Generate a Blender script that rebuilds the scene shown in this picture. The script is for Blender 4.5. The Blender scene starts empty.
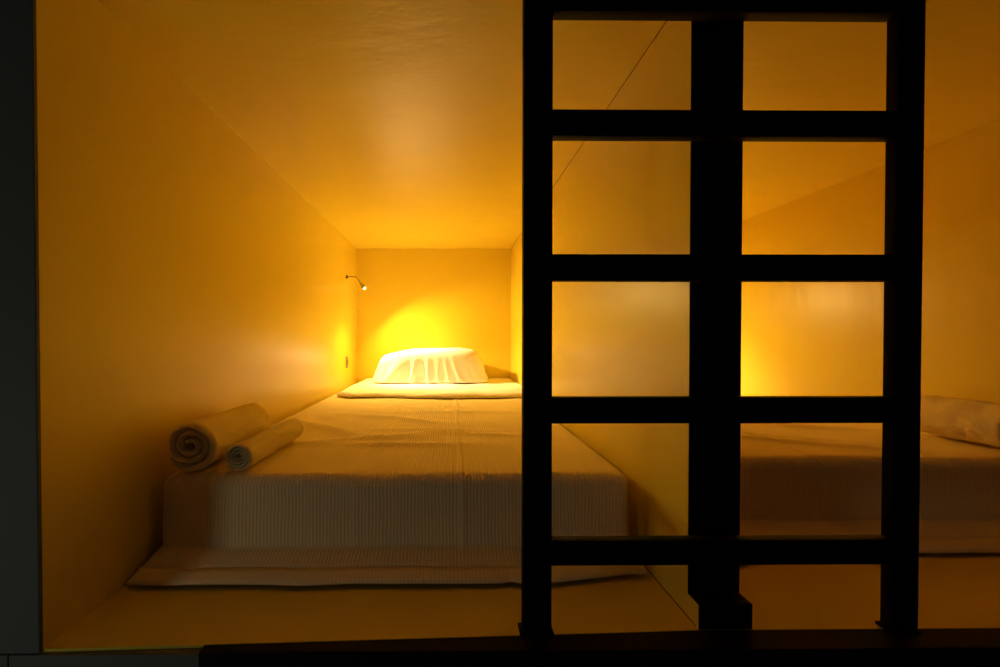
import bpy, bmesh, math, random
from mathutils import Vector, Matrix, noise

scene = bpy.context.scene
COL = scene.collection
EYE = 0.511            # camera height above the bunk floor
F = 420.0              # focal length in pixels of the 1000 px wide frame

# ------------------------------------------------------------------ helpers
def link(name, me, mat=None, parent=None):
    o = bpy.data.objects.new(name, me)
    COL.objects.link(o)
    if mat is not None:
        me.materials.append(mat)
    if parent is not None:
        o.parent = parent
    return o

def from_bm(name, bm, mat=None, parent=None, smooth=True, angle=40):
    bmesh.ops.recalc_face_normals(bm, faces=bm.faces[:])
    me = bpy.data.meshes.new(name)
    bm.to_mesh(me)
    bm.free()
    if smooth:
        me.polygons.foreach_set('use_smooth', [True] * len(me.polygons))
        try:
            me.set_sharp_from_angle(angle=math.radians(angle))
        except Exception:
            pass
    return link(name, me, mat, parent)

def empty(name, loc, label, cat, group=None):
    o = bpy.data.objects.new(name, None)
    COL.objects.link(o)
    o.location = loc
    o.empty_display_size = 0.05
    return tag(o, label, cat, group)

def tag(o, label, cat, group=None):
    o['label'] = label
    o['category'] = cat
    if group:
        o['group'] = group
    return o

def struct(o):
    o['kind'] = 'structure'
    return o

def box_bm(x0, x1, y0, y1, z0, z1, bevel=0.0, seg=2, bm=None):
    b = bmesh.new()
    r = bmesh.ops.create_cube(b, size=1.0)
    for v in b.verts:
        v.co = Vector(((x0 + x1) / 2 + v.co.x * (x1 - x0),
                       (y0 + y1) / 2 + v.co.y * (y1 - y0),
                       (z0 + z1) / 2 + v.co.z * (z1 - z0)))
    if bevel > 0:
        bmesh.ops.bevel(b, geom=b.edges[:], offset=bevel, segments=seg, profile=0.5, affect='EDGES')
    return b

def prism_bm(pts, z0, z1):
    """vertical prism over a plan polygon"""
    b = bmesh.new()
    lo = [b.verts.new((x, y, z0)) for x, y in pts]
    hi = [b.verts.new((x, y, z1)) for x, y in pts]
    n = len(pts)
    b.faces.new(list(reversed(lo)))
    b.faces.new(hi)
    for i in range(n):
        b.faces.new((lo[i], lo[(i + 1) % n], hi[(i + 1) % n], hi[i]))
    return b

def tube_bm(path, rad, seg=12, cap=True):
    b = bmesh.new()
    rings = []
    for i, p in enumerate(path):
        p = Vector(p)
        t = (Vector(path[min(i + 1, len(path) - 1)]) - Vector(path[max(i - 1, 0)])).normalized()
        up = Vector((0, 1, 0)) if abs(t.y) < 0.9 else Vector((0, 0, 1))
        a = t.cross(up).normalized()
        c = t.cross(a).normalized()
        r = rad[i] if isinstance(rad, (list, tuple)) else rad
        rings.append([b.verts.new(p + (a * math.cos(2 * math.pi * k / seg) + c * math.sin(2 * math.pi * k / seg)) * r)
                      for k in range(seg)])
    for i in range(len(rings) - 1):
        for k in range(seg):
            b.faces.new((rings[i][k], rings[i][(k + 1) % seg], rings[i + 1][(k + 1) % seg], rings[i + 1][k]))
    if cap:
        b.faces.new(rings[0])
        b.faces.new(rings[-1])
    return b

def sstep(a, b, x):
    t = max(0.0, min(1.0, (x - a) / (b - a)))
    return t * t * (3 - 2 * t)

def nz(x, y, z=0.0):
    return noise.noise(Vector((x, y, z)))

# ---------------------------------------------------------------- materials
def new_mat(name):
    m = bpy.data.materials.new(name)
    m.use_nodes = True
    nt = m.node_tree
    return m, nt, nt.nodes['Principled BSDF']

def N(nt, kind, **kw):
    n = nt.nodes.new(kind)
    for k, v in kw.items():
        setattr(n, k, v)
    return n

def paint(name, col, col2, rough, bump_scale=(3, 3, 3), bump=0.1, dist=0.002, spec=0.5, stretch2=None):
    """rolled / trowelled wall paint: slight tone variation, low relief"""
    m, nt, p = new_mat(name)
    tc = N(nt, 'ShaderNodeTexCoord')
    mp = N(nt, 'ShaderNodeMapping')
    mp.inputs['Scale'].default_value = bump_scale
    nt.links.new(tc.outputs['Object'], mp.inputs['Vector'])
    n1 = N(nt, 'ShaderNodeTexNoise')
    n1.inputs['Scale'].default_value = 1.0
    n1.inputs['Detail'].default_value = 5
    n1.inputs['Roughness'].default_value = 0.55
    nt.links.new(mp.outputs['Vector'], n1.inputs['Vector'])
    n2 = N(nt, 'ShaderNodeTexNoise')
    n2.inputs['Scale'].default_value = 2.2
    n2.inputs['Detail'].default_value = 4
    nt.links.new(tc.outputs['Object'], n2.inputs['Vector'])
    mix = N(nt, 'ShaderNodeMix', data_type='RGBA')
    mix.inputs[6].default_value = (*col, 1)
    mix.inputs[7].default_value = (*col2, 1)
    nt.links.new(n2.outputs['Fac'], mix.inputs[0])
    nt.links.new(mix.outputs[2], p.inputs['Base Color'])
    rr = N(nt, 'ShaderNodeMapRange')
    rr.inputs['To Min'].default_value = rough * 0.88
    rr.inputs['To Max'].default_value = rough * 1.12
    nt.links.new(n1.outputs['Fac'], rr.inputs['Value'])
    nt.links.new(rr.outputs['Result'], p.inputs['Roughness'])
    p.inputs['Specular IOR Level'].default_value = spec
    b = N(nt, 'ShaderNodeBump')
    b.inputs['Strength'].default_value = bump
    b.inputs['Distance'].default_value = dist
    nt.links.new(n1.outputs['Fac'], b.inputs['Height'])
    nt.links.new(b.outputs['Normal'], p.inputs['Normal'])
    return m

OCHRE = (0.76, 0.612, 0.052)
OCHRE2 = (0.74, 0.585, 0.045)
WALL_R = 0.33
m_wall = paint('ochre_wall_paint', OCHRE, OCHRE2, WALL_R, (9, 9, 1.6), 0.35, 0.004)
m_ceil = paint('ochre_ceiling_paint', OCHRE, OCHRE2, WALL_R, (4, 10, 4), 0.55, 0.007)
m_floor = paint('ochre_floor_paint', OCHRE, OCHRE2, 0.5, (6, 6, 6), 0.2, 0.003, 0.35)
m_grey = paint('grey_plaster', (0.125, 0.14, 0.10), (0.105, 0.12, 0.085), 0.7, (7, 7, 7), 0.4, 0.003, 0.3)
m_dwood = paint('dark_stained_wood', (0.011, 0.004, 0.003), (0.008, 0.003, 0.002), 0.65, (3, 40, 40), 0.3, 0.001, 0.15)
m_black = paint('black_painted_steel', (0.004, 0.004, 0.005), (0.003, 0.003, 0.0035), 0.6, (30, 30, 30), 0.1, 0.0005, 0.12)
m_plate = paint('beige_plastic', (0.32, 0.20, 0.08), (0.30, 0.19, 0.08), 0.4, (20, 20, 20), 0.02, 0.0003)
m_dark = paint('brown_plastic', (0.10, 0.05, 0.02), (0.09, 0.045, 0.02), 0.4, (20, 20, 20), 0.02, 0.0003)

def metal(name, col, rough):
    m, nt, p = new_mat(name)
    p.inputs['Base Color'].default_value = (*col, 1)
    p.inputs['Metallic'].default_value = 1.0
    p.inputs['Roughness'].default_value = rough
    return m
m_metal = metal('brushed_brass_grey', (0.45, 0.36, 0.22), 0.35)

def waffle(name, col, pitch_u=0.0078, pitch_v=0.0095, depth=0.0016):
    """honeycomb-woven cotton laid out on the cloth's own UVs (metres)"""
    m, nt, p = new_mat(name)
    uv = N(nt, 'ShaderNodeUVMap')
    sep = N(nt, 'ShaderNodeSeparateXYZ')
    nt.links.new(uv.outputs['UV'], sep.inputs[0])
    def wave(sock, pitch):
        a = N(nt, 'ShaderNodeMath', operation='MULTIPLY'); a.inputs[1].default_value = math.pi / pitch
        nt.links.new(sock, a.inputs[0])
        s = N(nt, 'ShaderNodeMath', operation='SINE'); nt.links.new(a.outputs[0], s.inputs[0])
        q = N(nt, 'ShaderNodeMath', operation='ABSOLUTE'); nt.links.new(s.outputs[0], q.inputs[0])
        i = N(nt, 'ShaderNodeMath', operation='SUBTRACT'); i.inputs[0].default_value = 1.0
        nt.links.new(q.outputs[0], i.inputs[1])
        return i.outputs[0]
    nn = N(nt, 'ShaderNodeTexNoise'); nn.inputs['Scale'].default_value = 14
    nt.links.new(uv.outputs['UV'], nn.inputs['Vector'])
    wob = N(nt, 'ShaderNodeMath', operation='MULTIPLY_ADD'); wob.inputs[1].default_value = 0.006
    nt.links.new(nn.outputs['Fac'], wob.inputs[0]); nt.links.new(sep.outputs['X'], wob.inputs[2])
    wu = wave(wob.outputs[0], pitch_u)
    wv = wave(sep.outputs['Y'], pitch_v)
    wv2 = N(nt, 'ShaderNodeMath', operation='MULTIPLY'); wv2.inputs[1].default_value = 0.28
    nt.links.new(wv, wv2.inputs[0])
    mx = N(nt, 'ShaderNodeMath', operation='MAXIMUM')
    nt.links.new(wu, mx.inputs[0]); nt.links.new(wv2.outputs[0], mx.inputs[1])
    mix = N(nt, 'ShaderNodeMix', data_type='RGBA')
    mix.inputs[6].default_value = (col[0] * 0.88, col[1] * 0.86, col[2] * 0.84, 1)
    mix.inputs[7].default_value = (*col, 1)
    nt.links.new(mx.outputs[0], mix.inputs[0])
    nt.links.new(mix.outputs[2], p.inputs['Base Color'])
    b = N(nt, 'ShaderNodeBump'); b.inputs['Strength'].default_value = 0.6; b.inputs['Distance'].default_value = depth
    nt.links.new(mx.outputs[0], b.inputs['Height'])
    nt.links.new(b.outputs['Normal'], p.inputs['Normal'])
    p.inputs['Roughness'].default_value = 0.9
    p.inputs['Specular IOR Level'].default_value = 0.15
    p.inputs['Sheen Weight'].default_value = 0.0
    return m

def cloth(name, col, scale=260, strength=0.3, dist=0.001, sheen=0.15):
    m, nt, p = new_mat(name)
    tc = N(nt, 'ShaderNodeTexCoord')
    n = N(nt, 'ShaderNodeTexNoise'); n.inputs['Scale'].default_value = scale; n.inputs['Detail'].default_value = 3
    nt.links.new(tc.outputs['Object'], n.inputs['Vector'])
    mix = N(nt, 'ShaderNodeMix', data_type='RGBA')
    mix.inputs[6].default_value = (col[0] * 0.88, col[1] * 0.87, col[2] * 0.85, 1)
    mix.inputs[7].default_value = (*col, 1)
    nt.links.new(n.outputs['Fac'], mix.inputs[0])
    nt.links.new(mix.outputs[2], p.inputs['Base Color'])
    b = N(nt, 'ShaderNodeBump'); b.inputs['Strength'].default_value = strength; b.inputs['Distance'].default_value = dist
    nt.links.new(n.outputs['Fac'], b.inputs['Height'])
    nt.links.new(b.outputs['Normal'], p.inputs['Normal'])
    p.inputs['Roughness'].default_value = 0.92
    p.inputs['Specular IOR Level'].default_value = 0.12
    p.inputs['Sheen Weight'].default_value = sheen
    return m

BLANKET = (0.90, 0.77, 0.38)
m_waffle = waffle('cream_waffle_cotton', BLANKET)
m_hem = waffle('cream_hem_cotton', (0.90, 0.77, 0.38), 0.0078, 0.05, 0.0006)
m_sheet = cloth('white_sheet_cotton', (0.84, 0.80, 0.70), 90, 0.2, 0.002, 0.05)
m_pillow = cloth('white_pillow_cotton', (0.88, 0.86, 0.80), 120, 0.1, 0.001, 0.05)
m_towel = cloth('cream_terry', (0.88, 0.75, 0.34), 330, 0.9, 0.003, 0.05)
m_towel2 = cloth('pale_terry', (0.84, 0.73, 0.36), 380, 0.9, 0.003, 0.05)
m_matt = cloth('mattress_ticking', (0.55, 0.48, 0.36), 120, 0.2, 0.001)

# ------------------------------------------------------------ bunk shell
XL, XR = -0.668, 0.436          # left bunk's walls
PL = 0.529                      # partition's right face
X2 = 1.600                      # right bunk's far wall
YB = 3.015                      # back wall
ZC = EYE + 0.639                # ceiling
YFL, YFR = 0.688, 0.7255         # floor front edge, left and at the partition

floor = struct(from_bm('floor', prism_bm([(XL - 0.05, YFL), (XR, YFR), (X2 + 0.06, 0.7285), (X2 + 0.06, YB + 0.06), (XL - 0.05, YB + 0.06)], -0.04, 0.0), m_floor, smooth=False))
ceiling = struct(from_bm('ceiling', box_bm(XL - 0.05, X2 + 0.06, 0.69, YB + 0.06, ZC, ZC + 0.05), m_ceil, smooth=False))
wl = struct(from_bm('wall_left', box_bm(XL - 0.05, XL, 0.69, YB + 0.01, 0.0, ZC), m_wall, smooth=False))
def side_profile_bm(prof, x0, x1):
    """a wall whose side view is the (y, z) outline prof"""
    b = bmesh.new()
    a = [b.verts.new((x0, y, z)) for y, z in prof]
    c = [b.verts.new((x1, y, z)) for y, z in prof]
    n = len(prof)
    b.faces.new(a); b.faces.new(list(reversed(c)))
    for i in range(n):
        b.faces.new((a[i], c[i], c[(i + 1) % n], a[(i + 1) % n]))
    return b
wm = struct(from_bm('wall_middle', side_profile_bm([(0.7282, 0.0), (0.7282, 0.042), (0.7622, 0.042), (0.7622, ZC - 0.0025), (YB, ZC - 0.0025), (YB, 0.0)], XR, PL), m_wall, smooth=False))
wr = struct(from_bm('wall_right', box_bm(X2, X2 + 0.06, 0.730, YB + 0.01, 0.0, ZC), m_wall, smooth=False))
wb = struct(from_bm('wall_back', box_bm(XL - 0.05, X2 + 0.06, YB, YB + 0.06, 0.0, ZC), m_wall, smooth=False))

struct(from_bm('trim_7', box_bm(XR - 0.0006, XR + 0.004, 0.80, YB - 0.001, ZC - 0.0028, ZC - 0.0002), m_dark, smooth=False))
def floor_edge(x):
    if x < XR:
        return YFL + (YFR - YFL) * (x - XL) / (XR - XL)
    return YFR + (0.7285 - YFR) * (x - XR) / (X2 - XR)
struct(from_bm('seam_shade_strip', box_bm(XR - 0.0012, XR + 0.001, 0.735, YB - 0.001, 0.0, 0.0015), m_dark, smooth=False))  # thin dark strip added as the shade line where partition meets floor
# grey front of the bunks, left of the opening
wf = struct(from_bm('wall_front', box_bm(-1.7, XL - 0.0005, 0.684, 0.7495, -0.004, 1.6, 0.0015, 1), m_grey, smooth=False))

struct(from_bm('trim_1', prism_bm([(-0.716, 0.682), (-0.4095, 0.682), (-0.4095, floor_edge(-0.4095) - 0.0005), (XL, YFL - 0.0005), (-0.716, 0.6875)], -0.5, -0.0045), m_grey, smooth=False))
struct(from_bm('trim_2', box_bm(-1.7, -0.7185, 0.682, 0.687, -0.5, -0.0045, 0.0006, 1), m_grey, smooth=False))
# dark sill board under the opening, its top flush with the floor
struct(from_bm('trim_3', prism_bm([(-0.4085, 0.680), (2.1, 0.680), (2.1, 0.728), (XR, YFR - 0.0005), (-0.4085, floor_edge(-0.4085) - 0.0005)], -0.5, 0.0), m_dwood, smooth=False))
# dark post that closes the partition's front edge, and the block it stands on
struct(from_bm('trim_4', box_bm(XR, PL + 0.001, 0.7595, 0.762, 0.0445, ZC - 0.003, 0.0004, 1), m_dwood, smooth=False))
struct(from_bm('trim_5', side_profile_bm([(0.7264, 0.0005), (0.7264, 0.044), (0.7618, 0.044), (0.7618, 0.0425), (0.7280, 0.0425), (0.7280, 0.0005)], XR, PL + 0.001), m_dwood, smooth=False))
# header board over the openings
struct(from_bm('trim_6', box_bm(XL - 0.05, X2 + 0.06, 0.69, 0.73, ZC + 0.051, ZC + 0.26, 0.002, 1), m_dwood, smooth=False))

# ------------------------------------------------------------------ ladder
lad = empty('ladder', (0.466, 0.725, 0.0), 'wide black steel ladder with square openings standing in front of the two bunks', 'ladder')
def lp(name, x0, x1, y0, y1, z0, z1, mat, bev=0.0012):
    o = from_bm(name, box_bm(x0 - 0.466, x1 - 0.466, y0 - 0.725, y1 - 0.725, z0, z1, bev, 2), mat, lad)
    return o
LY0, LY1 = 0.7145, 0.7345
lp('rail', 0.1255, 0.1745, LY0, LY1, 0.006, 1.34, m_black)
lp('rail', 0.7635, 0.8105, LY0, LY1, 0.006, 1.34, m_black)
for z0, z1 in ((0.120, 0.163), (0.3645, 0.409), (0.609, 0.654), (0.854, 0.899)):
    lp('rung', 0.1745, 0.7635, LY0, LY1, z0, z1, m_black)
lp('top_rung', 0.1745, 0.7635, LY0, LY1 + 0.002, 1.064, 1.16, m_dwood)
for xa, xb in ((0.120, 0.1785), (0.760, 0.813)):
    lp('foot', xa, xb, LY0 - 0.003, LY1 + 0.006, 0.0005, 0.0055, m_dwood, 0.0015)

# ------------------------------------------------------------- beds
BED_Z = 0.200
def mattress(x0, x1, y0, y1, label):
    o = from_bm('mattress', box_bm(x0, x1, y0, y1, 0.001, BED_Z - 0.008, 0.022, 4), m_matt)
    return tag(o, label, 'mattress')

def blanket(x0, x1, yf, yb, hem, creases, folds, seed, label):
    """woven blanket: flat over the mattress, round front edge, hanging front that flares out to the hem"""
    nu, U = 200, x1 - x0
    # profile along the cloth: list of (kind, value)
    prof = []
    ny = 150
    for i in range(ny + 1):
        t = i / ny
        y = yb + (yf + 0.028 - yb) * (1 - (1 - t) ** 1.35)
        prof.append(('top', y, BED_Z))
    R = 0.028
    for i in range(1, 9):
        a = math.pi / 2 * i / 8
        prof.append(('edge', yf + R - R * math.sin(a), BED_Z - R + R * math.cos(a)))
    zc = 0.046
    for i in range(1, 21):
        prof.append(('front', yf, BED_Z - R - (BED_Z - R - zc) * i / 20))
    body_end = len(prof)
    b = bmesh.new()
    uvl = b.loops.layers.uv.new('UVMap')
    uv = {}
    def wrinkle(x, y):
        w = 0.006 * nz(x * 2.3 + seed, y * 2.0, 1.7) + 0.0035 * nz(x * 5 + y * 3.0, y * 6.5 - x * 3 + seed, 4.2)
        for (fx, fy, ang, ln, amp, wd) in folds:
            dx, dy = x - fx, y - fy
            a = dx * math.cos(ang) + dy * math.sin(ang)
            c = -dx * math.sin(ang) + dy * math.cos(ang) + 0.03 * math.sin(a * 6)
            w += amp * math.exp(-(c / wd) ** 2) * math.exp(-(a / ln) ** 2)
        return w
    def crease(x):
        r = 0.0
        for cx, h, wd in creases:
            r += h * math.exp(-((x - cx) / wd) ** 2)
        return r
    grid, s = [], 0.0
    for j, (k, y, z) in enumerate(prof):
        if j:
            s += math.hypot(y - prof[j - 1][1], z - prof[j - 1][2])
        row = []
        for i in range(nu + 1):
            u = i / nu
            x = x0 + U * u
            e = min(u, 1 - u) * U
            rnd = 0.020 * (1 - math.sqrt(max(0.0, 1 - (1 - min(1, e / 0.020)) ** 2)))   # rounded long edges
            px, py, pz = x, y, z
            wv = wrinkle(x, y)
            edgef = sstep(0.0, 0.08, e)
            if k == 'top':
                pz = z + max(-0.004, wv * edgef) + crease(x) * edgef - rnd
            elif k == 'edge':
                f = (BED_Z - z) / R
                pz = z + max(-0.004, wv * edgef) * (1 - f) + crease(x) * (1 - f) * edgef - rnd * (1 - f)
                py = y - crease(x) * f + rnd * f - 0.003 * nz(x * 7, seed, 0.3) * f
            else:
                py = y - crease(x) + rnd - 0.003 * nz(x * 7, seed, 0.3) - 0.006 * (0.5 + nz(x * 3.1, z * 5, seed)) * sstep(0.17, 0.06, z)
            v = b.verts.new((px, py, pz))
            uv[v] = (x, s)
            row.append(v)
        grid.append(row)
    # knee between the hanging front and the hem
    hem_rows = []
    last = grid[-1]
    prev = [v.co.copy() for v in last]
    for j in range(1, 9):
        t = j / 8
        row = []
        for i in range(nu + 1):
            x = x0 + U * i / nu
            hy = hem(x)
            fl = t ** 1.05
            p = prev[i]
            spread = 0.012 * t * (1 if i > nu / 2 else -1) * abs(2 * i / nu - 1) ** 6
            row.append(Vector((x + spread, p.y + (hy - p.y) * fl, p.z + (0.010 - p.z) * (t ** 1.12))))
        hem_rows.append(row)
    knee = []
    for i in range(nu + 1):
        v = b.verts.new(hem_rows[4][i])
        uv[v] = (x0 + U * i / nu, s + 0.055)
        knee.append(v)
    mids = []
    for j in range(4):
        r = []
        for i in range(nu + 1):
            v = b.verts.new(hem_rows[j][i]); uv[v] = (x0 + U * i / nu, s + 0.011 * (j + 1)); r.append(v)
        mids.append(r)
    rows = grid + mids + [knee]
    for j in range(len(rows) - 1):
        for i in range(nu):
            b.faces.new((rows[j][i], rows[j][i + 1], rows[j + 1][i + 1], rows[j + 1][i]))
    # long sides hang between mattress and wall
    for side, i in ((-1, 0), (1, nu)):
        top = [grid[j][i] for j in range(len(prof)) if prof[j][0] == 'top' or prof[j][0] == 'edge' and prof[j][2] > BED_Z - 0.02]
        prevr = top
        for d in (0.03, 0.07, 0.12, 0.165):
            r = []
            for v in top:
                n = b.verts.new((v.co.x + side * 0.002 + 0.001 * nz(v.co.y * 6, d * 9, seed), v.co.y, max(0.012, v.co.z - d)))
                uv[n] = (uv[v][0] + side * d, uv[v][1])
                r.append(n)
            for q in range(len(top) - 1):
                b.faces.new((prevr[q], prevr[q + 1], r[q + 1], r[q]))
            prevr = r
    for f in b.faces:
        for lo in f.loops:
            lo[uvl].uv = uv[lo.vert]
    o = from_bm('blanket', b, m_waffle, angle=180)
    sm = o.modifiers.new('thickness', 'SOLIDIFY'); sm.thickness = 0.003; sm.offset = 0.0
    tag(o, label, 'blanket')
    # hem band: a folded strip sewn to the lower edge
    hb = bmesh.new(); hl = hb.loops.layers.uv.new('UVMap'); huv = {}
    hr = []
    for j in range(4, 8):
        r = []
        for i in range(nu + 1):
            p = hem_rows[j][i] + Vector((0, -0.0012, 0.0008))
            x = x0 + U * i / nu
            p.z += 0.0022 * max(0, nz(x * 9, seed, 2.2)) * (j - 4) / 3
            v = hb.verts.new(p); huv[v] = (x, s + 0.011 * (j + 1)); r.append(v)
        hr.append(r)
    for j in range(len(hr) - 1):
        for i in range(nu):
            hb.faces.new((hr[j][i], hr[j][i + 1], hr[j + 1][i + 1], hr[j + 1][i]))
    for f in hb.faces:
        for lo in f.loops:
            lo[hl].uv = huv[lo.vert]
    h = from_bm('hem', hb, m_hem, o, angle=180)
    sm = h.modifiers.new('thickness', 'SOLIDIFY'); sm.thickness = 0.0042; sm.offset = 0.0
    return o

def hem_left(x):
    y = 0.852 + 0.031 * sstep(0.16, 0.42, x) + 0.002 * nz(x * 8, 3.0)
    y -= 0.004 * math.exp(-((x + 0.30) / 0.05) ** 2)
    y += 0.006 * math.exp(-((x - 0.125) / 0.012) ** 2)
    return y
def hem_right(x):
    return 0.965 - 0.062 * sstep(0.80, 0.56, x) + 0.003 * nz(x * 7, 9.0)

mattress(-0.636, 0.398, 0.962, 2.995, 'low mattress under the cream blanket of the left bunk')
blanket(-0.646, 0.408, 0.938, 2.985, hem_left,
        [(0.029, 0.0035, 0.006), (-0.21, 0.0012, 0.01)],
        [(-0.30, 1.28, 0.5, 0.22, 0.010, 0.030), (-0.16, 1.22, 0.15, 0.25, 0.008, 0.026), (-0.42, 1.45, -0.5, 0.18, 0.011, 0.035),
         (-0.05, 1.42, 0.1, 0.2, 0.006, 0.022), (0.13, 1.35, -0.05, 0.16, 0.006, 0.02), (-0.22, 1.62, -0.25, 0.2, 0.008, 0.03),
         (0.05, 1.75, 0.15, 0.25, 0.006, 0.03)],
        0.0, 'cream waffle-weave blanket over the left bunk bed, hanging to the floor in front')
mattress(0.552, 1.572, 1.085, 2.995, 'low mattress under the blanket of the right bunk')
blanket(0.542, 1.582, 1.062, 2.985, hem_right,
        [(0.95, 0.002, 0.008)],
        [(0.80, 1.40, -0.35, 0.28, 0.014, 0.03), (0.95, 1.25, -0.25, 0.3, 0.010, 0.03), (1.15, 1.5, -0.2, 0.3, 0.012, 0.04)],
        7.3, 'shadowed cream waffle-weave blanket over the right bunk bed behind the ladder')

# white sheet folded back at the head of the left bed
def folded_sheet():
    b = bmesh.new()
    nx, ny = 120, 40
    x0, x1, y0, y1 = -0.600, 0.426, 2.13, 2.99
    base = BED_Z + 0.008
    top, bot = [], []
    for j in range(ny + 1):
        tr, br = [], []
        t = j / ny
        for i in range(nx + 1):
            u = i / nx
            x = x0 + (x1 - x0) * u
            yf = y0 + 0.02 * math.sin(u * 7 + 0.5) + 0.016 * nz(u * 6, 2.0) + 0.30 * (1 - sstep(0.0, 0.10, u)) * 0.25
            y = yf + (y1 - yf) * t
            lip = math.sqrt(max(0, 1 - (1 - min(1, (y - yf) / 0.018)) ** 2))
            le = math.sqrt(max(0, 1 - (1 - min(1, (x - x0) / 0.02)) ** 2))
            h = 0.013 + 0.005 * nz(x * 6, y * 5, 3.0) + 0.004 * nz(x * 13, y * 9, 8.0)
            tr.append(b.verts.new((x, y, base + 0.004 + h * lip * le)))
            br.append(b.verts.new((x, y, base)))
        top.append(tr); bot.append(br)
    for j in range(ny):
        for i in range(nx):
            b.faces.new((top[j][i], top[j][i + 1], top[j + 1][i + 1], top[j + 1][i]))
            b.faces.new((bot[j][i], bot[j + 1][i], bot[j + 1][i + 1], bot[j][i + 1]))
    for j in range(ny):
        b.faces.new((top[j][0], top[j + 1][0], bot[j + 1][0], bot[j][0]))
        b.faces.new((top[j][nx], bot[j][nx], bot[j + 1][nx], top[j + 1][nx]))
    for i in range(nx):
        b.faces.new((top[0][i], bot[0][i], bot[0][i + 1], top[0][i + 1]))
        b.faces.new((top[ny][i], top[ny][i + 1], bot[ny][i + 1], bot[ny][i]))
    o = from_bm('folded_sheet', b, m_sheet, angle=70)
    return tag(o, 'thin white sheet folded flat across the head of the left bed under the pillow', 'bed sheet')
folded_sheet()

# pillow at the head of the left bed
def pillow():
    HX, HY = 0.365, 0.185
    cx, cy, z0 = -0.128, 2.80, BED_Z + 0.0285
    prof = [(1.00, 0.004), (1.005, 0.012), (0.99, 0.026), (0.965, 0.05), (0.945, 0.08), (0.925, 0.11), (0.905, 0.14),
            (0.875, 0.168), (0.825, 0.190), (0.73, 0.203), (0.56, 0.210), (0.36, 0.212), (0.18, 0.214)]
    nt_ = 240
    b = bmesh.new()
    rings = []
    for (r, z) in prof:
        ring = []
        for k in range(nt_):
            th = 2 * math.pi * k / nt_
            c, s = math.cos(th), math.sin(th)
            n = 5.0
            q = (abs(c) ** n + abs(s) ** n) ** (-1 / n)
            ex, ey = c * q, s * q
            # pinched corners of the case near the base
            corner = (abs(c * s) * 2) ** 8
            low = 1 - sstep(0.02, 0.16, z)
            rr = r * (1 + 0.05 * corner * low)
            # gathers running up from the seam
            tilt = ex * (1 + 1.3 * z)
            g1 = 1 - abs(nz(tilt * 4.2 + 3, ey * 4, 0.4 + z * 2.5)) * 2.4
            g2 = 1 - abs(nz(tilt * 8.5 + 8, ey * 8, 5.4 + z * 3)) * 2.2
            g = max(0.0, g1) ** 2 + 0.5 * max(0.0, g2) ** 2
            mid = sstep(0.0, 0.03, z) * (1 - sstep(0.05, 0.175 + 0.03 * nz(ex * 3, 1.0, 2.0), z))
            rr += (0.075 * g - 0.045) * mid * (0.55 + 0.45 * abs(s))
            x = HX * rr * ex * 1.0
            y = HY * (rr * ey)
            # front face a bit steeper than the sides
            zz = z * (1.0 + 0.05 * (ex * 0.35) - 0.10 * (1 if ex < -0.6 else 0) * sstep(-0.6, -1.0, ex)) + 0.006 * nz(ex * 3 * r, ey * 3 * r, 1.0) * sstep(0.1, 0.2, z)
            ring.append(b.verts.new((x, y, zz)))
        rings.append(ring)
    for j in range(len(rings) - 1):
        for k in range(nt_):
            b.faces.new((rings[j][k], rings[j][(k + 1) % nt_], rings[j + 1][(k + 1) % nt_], rings[j + 1][k]))
    tip = b.verts.new((0, 0, 0.2145))
    for k in range(nt_):
        b.faces.new((rings[-1][k], rings[-1][(k + 1) % nt_], tip))
    bc = b.verts.new((0, 0, 0.0))
    for k in range(nt_):
        b.faces.new((rings[0][(k + 1) % nt_], rings[0][k], bc))
    o = from_bm('pillow', b, m_pillow, angle=80)
    o.location = (cx, cy, z0)
    return tag(o, 'plump white pillow glowing under the reading lamp at the head of the left bed', 'pillow')
pillow()

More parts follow.
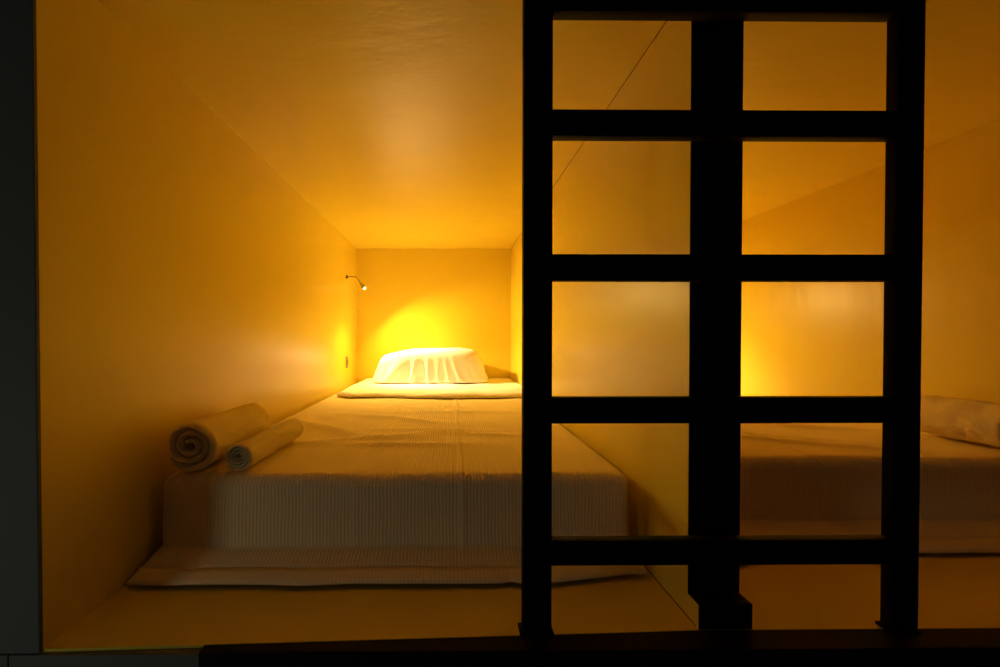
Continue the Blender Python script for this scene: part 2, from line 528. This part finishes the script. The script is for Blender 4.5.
# ------------------------------------------------------------- rolled towels
def towel(loc, rz, R, L, thick, pitch, seed, mat, squash, label, mirror=False):
    """a towel rolled into a spiral, its ends rounded and its outside dented"""
    b = bmesh.new()
    r_in = thick * 0.62
    turns = (R - thick / 2 - r_in) / pitch
    nth = int(turns * 40)
    nl = 34
    outer, inner = [], []
    for j in range(nl + 1):
        t = j / nl
        yy = L * t
        endd = min(t, 1 - t) * L
        oring, iring = [], []
        for i in range(nth + 1):
            a = i / nth
            ang = (1 - a) * turns * 2 * math.pi - 2.5
            r = r_in + pitch * turns * a
            tk = thick * (0.5 - 0.12 * (1 - a))
            e = math.sqrt(max(0.0, 1 - (1 - min(1, endd / (tk * 1.3))) ** 2))
            h = tk * max(0.12, e)
            r -= 0.6 * pitch * (1 - sstep(0, 0.035, (1 - a) * turns * 2 * math.pi * r))
            tailr = sstep(0, 0.012, (1 - a) * turns * 2 * math.pi * r)
            h *= max(0.15, tailr)
            last = sstep(0.75, 1.0, a + 1.0 / turns - (1.0 / turns) * 0.0)
            dent = 0.0048 * nz(math.cos(ang) * 2 + seed, yy * 16, math.sin(ang) * 2) * sstep(0.3, 0.8, a)
            dent -= 0.0045 * max(0.0, 1 - abs(nz(math.cos(ang) * 1.2 + seed, yy * 11, math.sin(ang) * 1.2 + 5)) * 7) * sstep(0.6, 0.9, a) * sstep(0.0, 0.05, endd)
            dent += 0.0026 * nz(math.cos(ang) * 5 + seed, yy * 38, math.sin(ang) * 5) * sstep(0.5, 0.9, a)
            dent *= R / 0.066
            creep = 0.010 * (1 - a) * (nz(a * 9, seed, 2.0) + 0.3) + 0.004 * nz(a * 21, seed, 7.0)
            y = yy + creep * (1 - 2 * t)
            for lst, sg in ((oring, 1), (iring, -1)):
                rr = r + sg * h + dent
                x = rr * math.cos(ang) * (-1 if mirror else 1)
                z = rr * math.sin(ang) * squash
                z = max(z, -R * squash + (0.0008 if sg > 0 else 0.0035))
                lst.append(b.verts.new((x, y, z + R * squash)))
        outer.append(oring); inner.append(iring)
    for j in range(nl):
        for i in range(nth):
            b.faces.new((outer[j][i], outer[j][i + 1], outer[j + 1][i + 1], outer[j + 1][i]))
            b.faces.new((inner[j][i], inner[j + 1][i], inner[j + 1][i + 1], inner[j][i + 1]))
        b.faces.new((outer[j][nth], inner[j][nth], inner[j + 1][nth], outer[j + 1][nth]))
        b.faces.new((outer[j][0], outer[j + 1][0], inner[j + 1][0], inner[j][0]))
    for i in range(nth):
        b.faces.new((outer[0][i], inner[0][i], inner[0][i + 1], outer[0][i + 1]))
        b.faces.new((outer[nl][i], outer[nl][i + 1], inner[nl][i + 1], inner[nl][i]))
    o = from_bm('rolled_towel', b, mat, angle=75)
    o.location = loc
    o.rotation_euler = (0, 0, rz)
    return tag(o, label, 'towel', 'rolled towels on the beds')

TZ = BED_Z + 0.0065
towel((-0.586, 0.940, TZ), math.radians(-0.5), 0.066, 0.305, 0.0165, 0.0172, 1.0, m_towel, 0.94,
      'large thick rolled towel against the yellow wall on the near corner of the left bed')
towel((-0.481, 0.948, TZ), math.radians(-1.5), 0.036, 0.325, 0.0075, 0.0082, 4.0, m_towel2, 0.95,
      'slim small rolled towel lying beside the large roll on the left bed')
towel((1.522, 1.095, TZ), math.radians(0), 0.070, 0.240, 0.0165, 0.0172, 8.0, m_towel, 0.96,
      'rolled towel against the far right wall on the right bed, beyond the ladder', True)

# ------------------------------------------------------------- reading lamps
def lamp(mount, side, head, target, label, power, beam, cone):
    m = Vector(mount)
    root = empty('reading_lamp', mount, label, 'lamp', 'reading lamps in the bunks')
    b = bmesh.new()
    r = bmesh.ops.create_cone(b, cap_ends=True, segments=24, radius1=0.012, radius2=0.010, depth=0.008)
    bmesh.ops.rotate(b, verts=b.verts[:], cent=(0, 0, 0), matrix=Matrix.Rotation(side * math.pi / 2, 3, 'Y'))
    bmesh.ops.translate(b, verts=b.verts[:], vec=(side * 0.0045, 0, 0))
    from_bm('wall_plate', b, m_dark, root)
    h = Vector(head) - m
    d = (Vector(target) - Vector(head)).normalized()
    p0, p1 = Vector((side * 0.010, 0, 0)), Vector((side * 0.085, 0, 0.006))
    tail = h - d * 0.040
    p2 = tail - d * 0.035
    path = []
    for i in range(21):
        t = i / 20
        path.append(p0 * (1 - t) ** 3 + 3 * p1 * t * (1 - t) ** 2 + 3 * p2 * t * t * (1 - t) + tail * t ** 3)
    from_bm('gooseneck', tube_bm(path, 0.0024, 10), m_dark, root)
    from_bm('lamp_head', tube_bm([tail - d * 0.002, tail, tail + d * 0.012, tail + d * 0.034, tail + d * 0.038],
                                 [0.004, 0.008, 0.011, 0.0135, 0.013], 20), m_metal, root)
    bb = bmesh.new()
    bmesh.ops.create_uvsphere(bb, u_segments=16, v_segments=10, radius=0.0105)
    for v in bb.verts:
        v.co = v.co + h
    mb, nt, pr = new_mat('led_glow')
    pr.inputs['Emission Color'].default_value = (1.0, 0.80, 0.42, 1)
    pr.inputs['Emission Strength'].default_value = 4
    pr.inputs['Base Color'].default_value = (0.02, 0.02, 0.02, 1)
    pr.inputs['Specular IOR Level'].default_value = 0.0
    from_bm('bulb', bb, mb, root)
    bd = bpy.data.lights.new('lamp_beam', 'SPOT')
    bd.energy = beam
    bd.color = (1.0, 0.65, 0.38)
    bd.spot_size = math.radians(cone)
    bd.spot_blend = 1.0
    bd.shadow_soft_size = 0.012
    bo = bpy.data.objects.new('lamp_beam', bd)
    COL.objects.link(bo)
    bo.parent = root
    bo.location = h + d * 0.018
    bo.rotation_euler = d.to_track_quat('-Z', 'Y').to_euler()
    ld = bpy.data.lights.new('lamp_light', 'AREA')
    ld.shape = 'DISK'
    ld.size = 0.024
    ld.spread = math.radians(140)
    ld.energy = power
    ld.color = (1.0, 0.68, 0.18)
    lo = bpy.data.objects.new('lamp_light', ld)
    COL.objects.link(lo)
    lo.parent = root
    aim = Vector((side * 0.35, -0.06, -0.45)).normalized()
    lo.location = h + aim * 0.020
    lo.rotation_euler = aim.to_track_quat('-Z', 'Y').to_euler()
    return root

lamp((XL, 2.715, 0.904), 1, (-0.543, 2.67, 0.828), (-0.20, 2.68, 0.40),
     'small lit gooseneck reading lamp on the left wall above the pillow',  9.3, 56.0, 78)
lamp((PL, 2.715, 0.904), 1, (0.66, 2.70, 0.80), (1.30, 2.62, 0.20),
     'reading lamp hidden behind the partition, lighting the head of the right bunk', 6.8, 70.0, 72)

# light switch below the lamp
sw = empty('light_switch', (XL, 2.715, 0.356), 'narrow brown light switch on the left wall below the reading lamp', 'switch')
from_bm('switch_plate', box_bm(0.0, 0.007, -0.020, 0.020, -0.037, 0.037, 0.002, 2), m_plate, sw)
from_bm('rocker', box_bm(0.0072, 0.011, -0.009, 0.009, -0.018, 0.018, 0.0015, 2), m_plate, sw)

# ------------------------------------------------------------- dim room light
w = bpy.data.worlds.new('dim_room')
scene.world = w
w.use_nodes = True
bg = w.node_tree.nodes['Background']
bg.inputs['Color'].default_value = (1.0, 0.96, 1.0, 1)
bg.inputs['Strength'].default_value = 0.010

rl = bpy.data.lights.new('room_lamp', 'POINT')
rl.energy = 4.2
rl.color = (1.0, 0.97, 0.95)
rl.shadow_soft_size = 0.12
ro = bpy.data.objects.new('room_lamp', rl)
COL.objects.link(ro)
ro.location = (-1.30, -0.30, 0.08)

# ------------------------------------------------------------------- camera
cd = bpy.data.cameras.new('camera')
cam = bpy.data.objects.new('camera', cd)
COL.objects.link(cam)
cd.sensor_width = 36.0
cd.lens = F / 1000 * 36.0
PITCH, YAW = 4.7 / F, 3.5 / F
ppx, ppy = 450 + 3.5, 338 + 4.7
cd.shift_x = (500 - ppx) / 1000
cd.shift_y = (ppy - 333.5) / 1000
cd.clip_start = 0.02
cam.location = (0, 0, EYE)
cam.rotation_euler = (math.pi / 2 - PITCH, 0, -YAW)
scene.camera = cam

vs = scene.view_settings
vs.view_transform = 'Standard'
vs.look = 'None'
vs.gamma = 1.0
vs.exposure = 0.0
vs.use_curve_mapping = False
try:
    scene.cycles.max_bounces = 16
    scene.cycles.diffuse_bounces = 12
    scene.cycles.glossy_bounces = 6
    scene.cycles.use_denoising = True
except Exception:
    pass
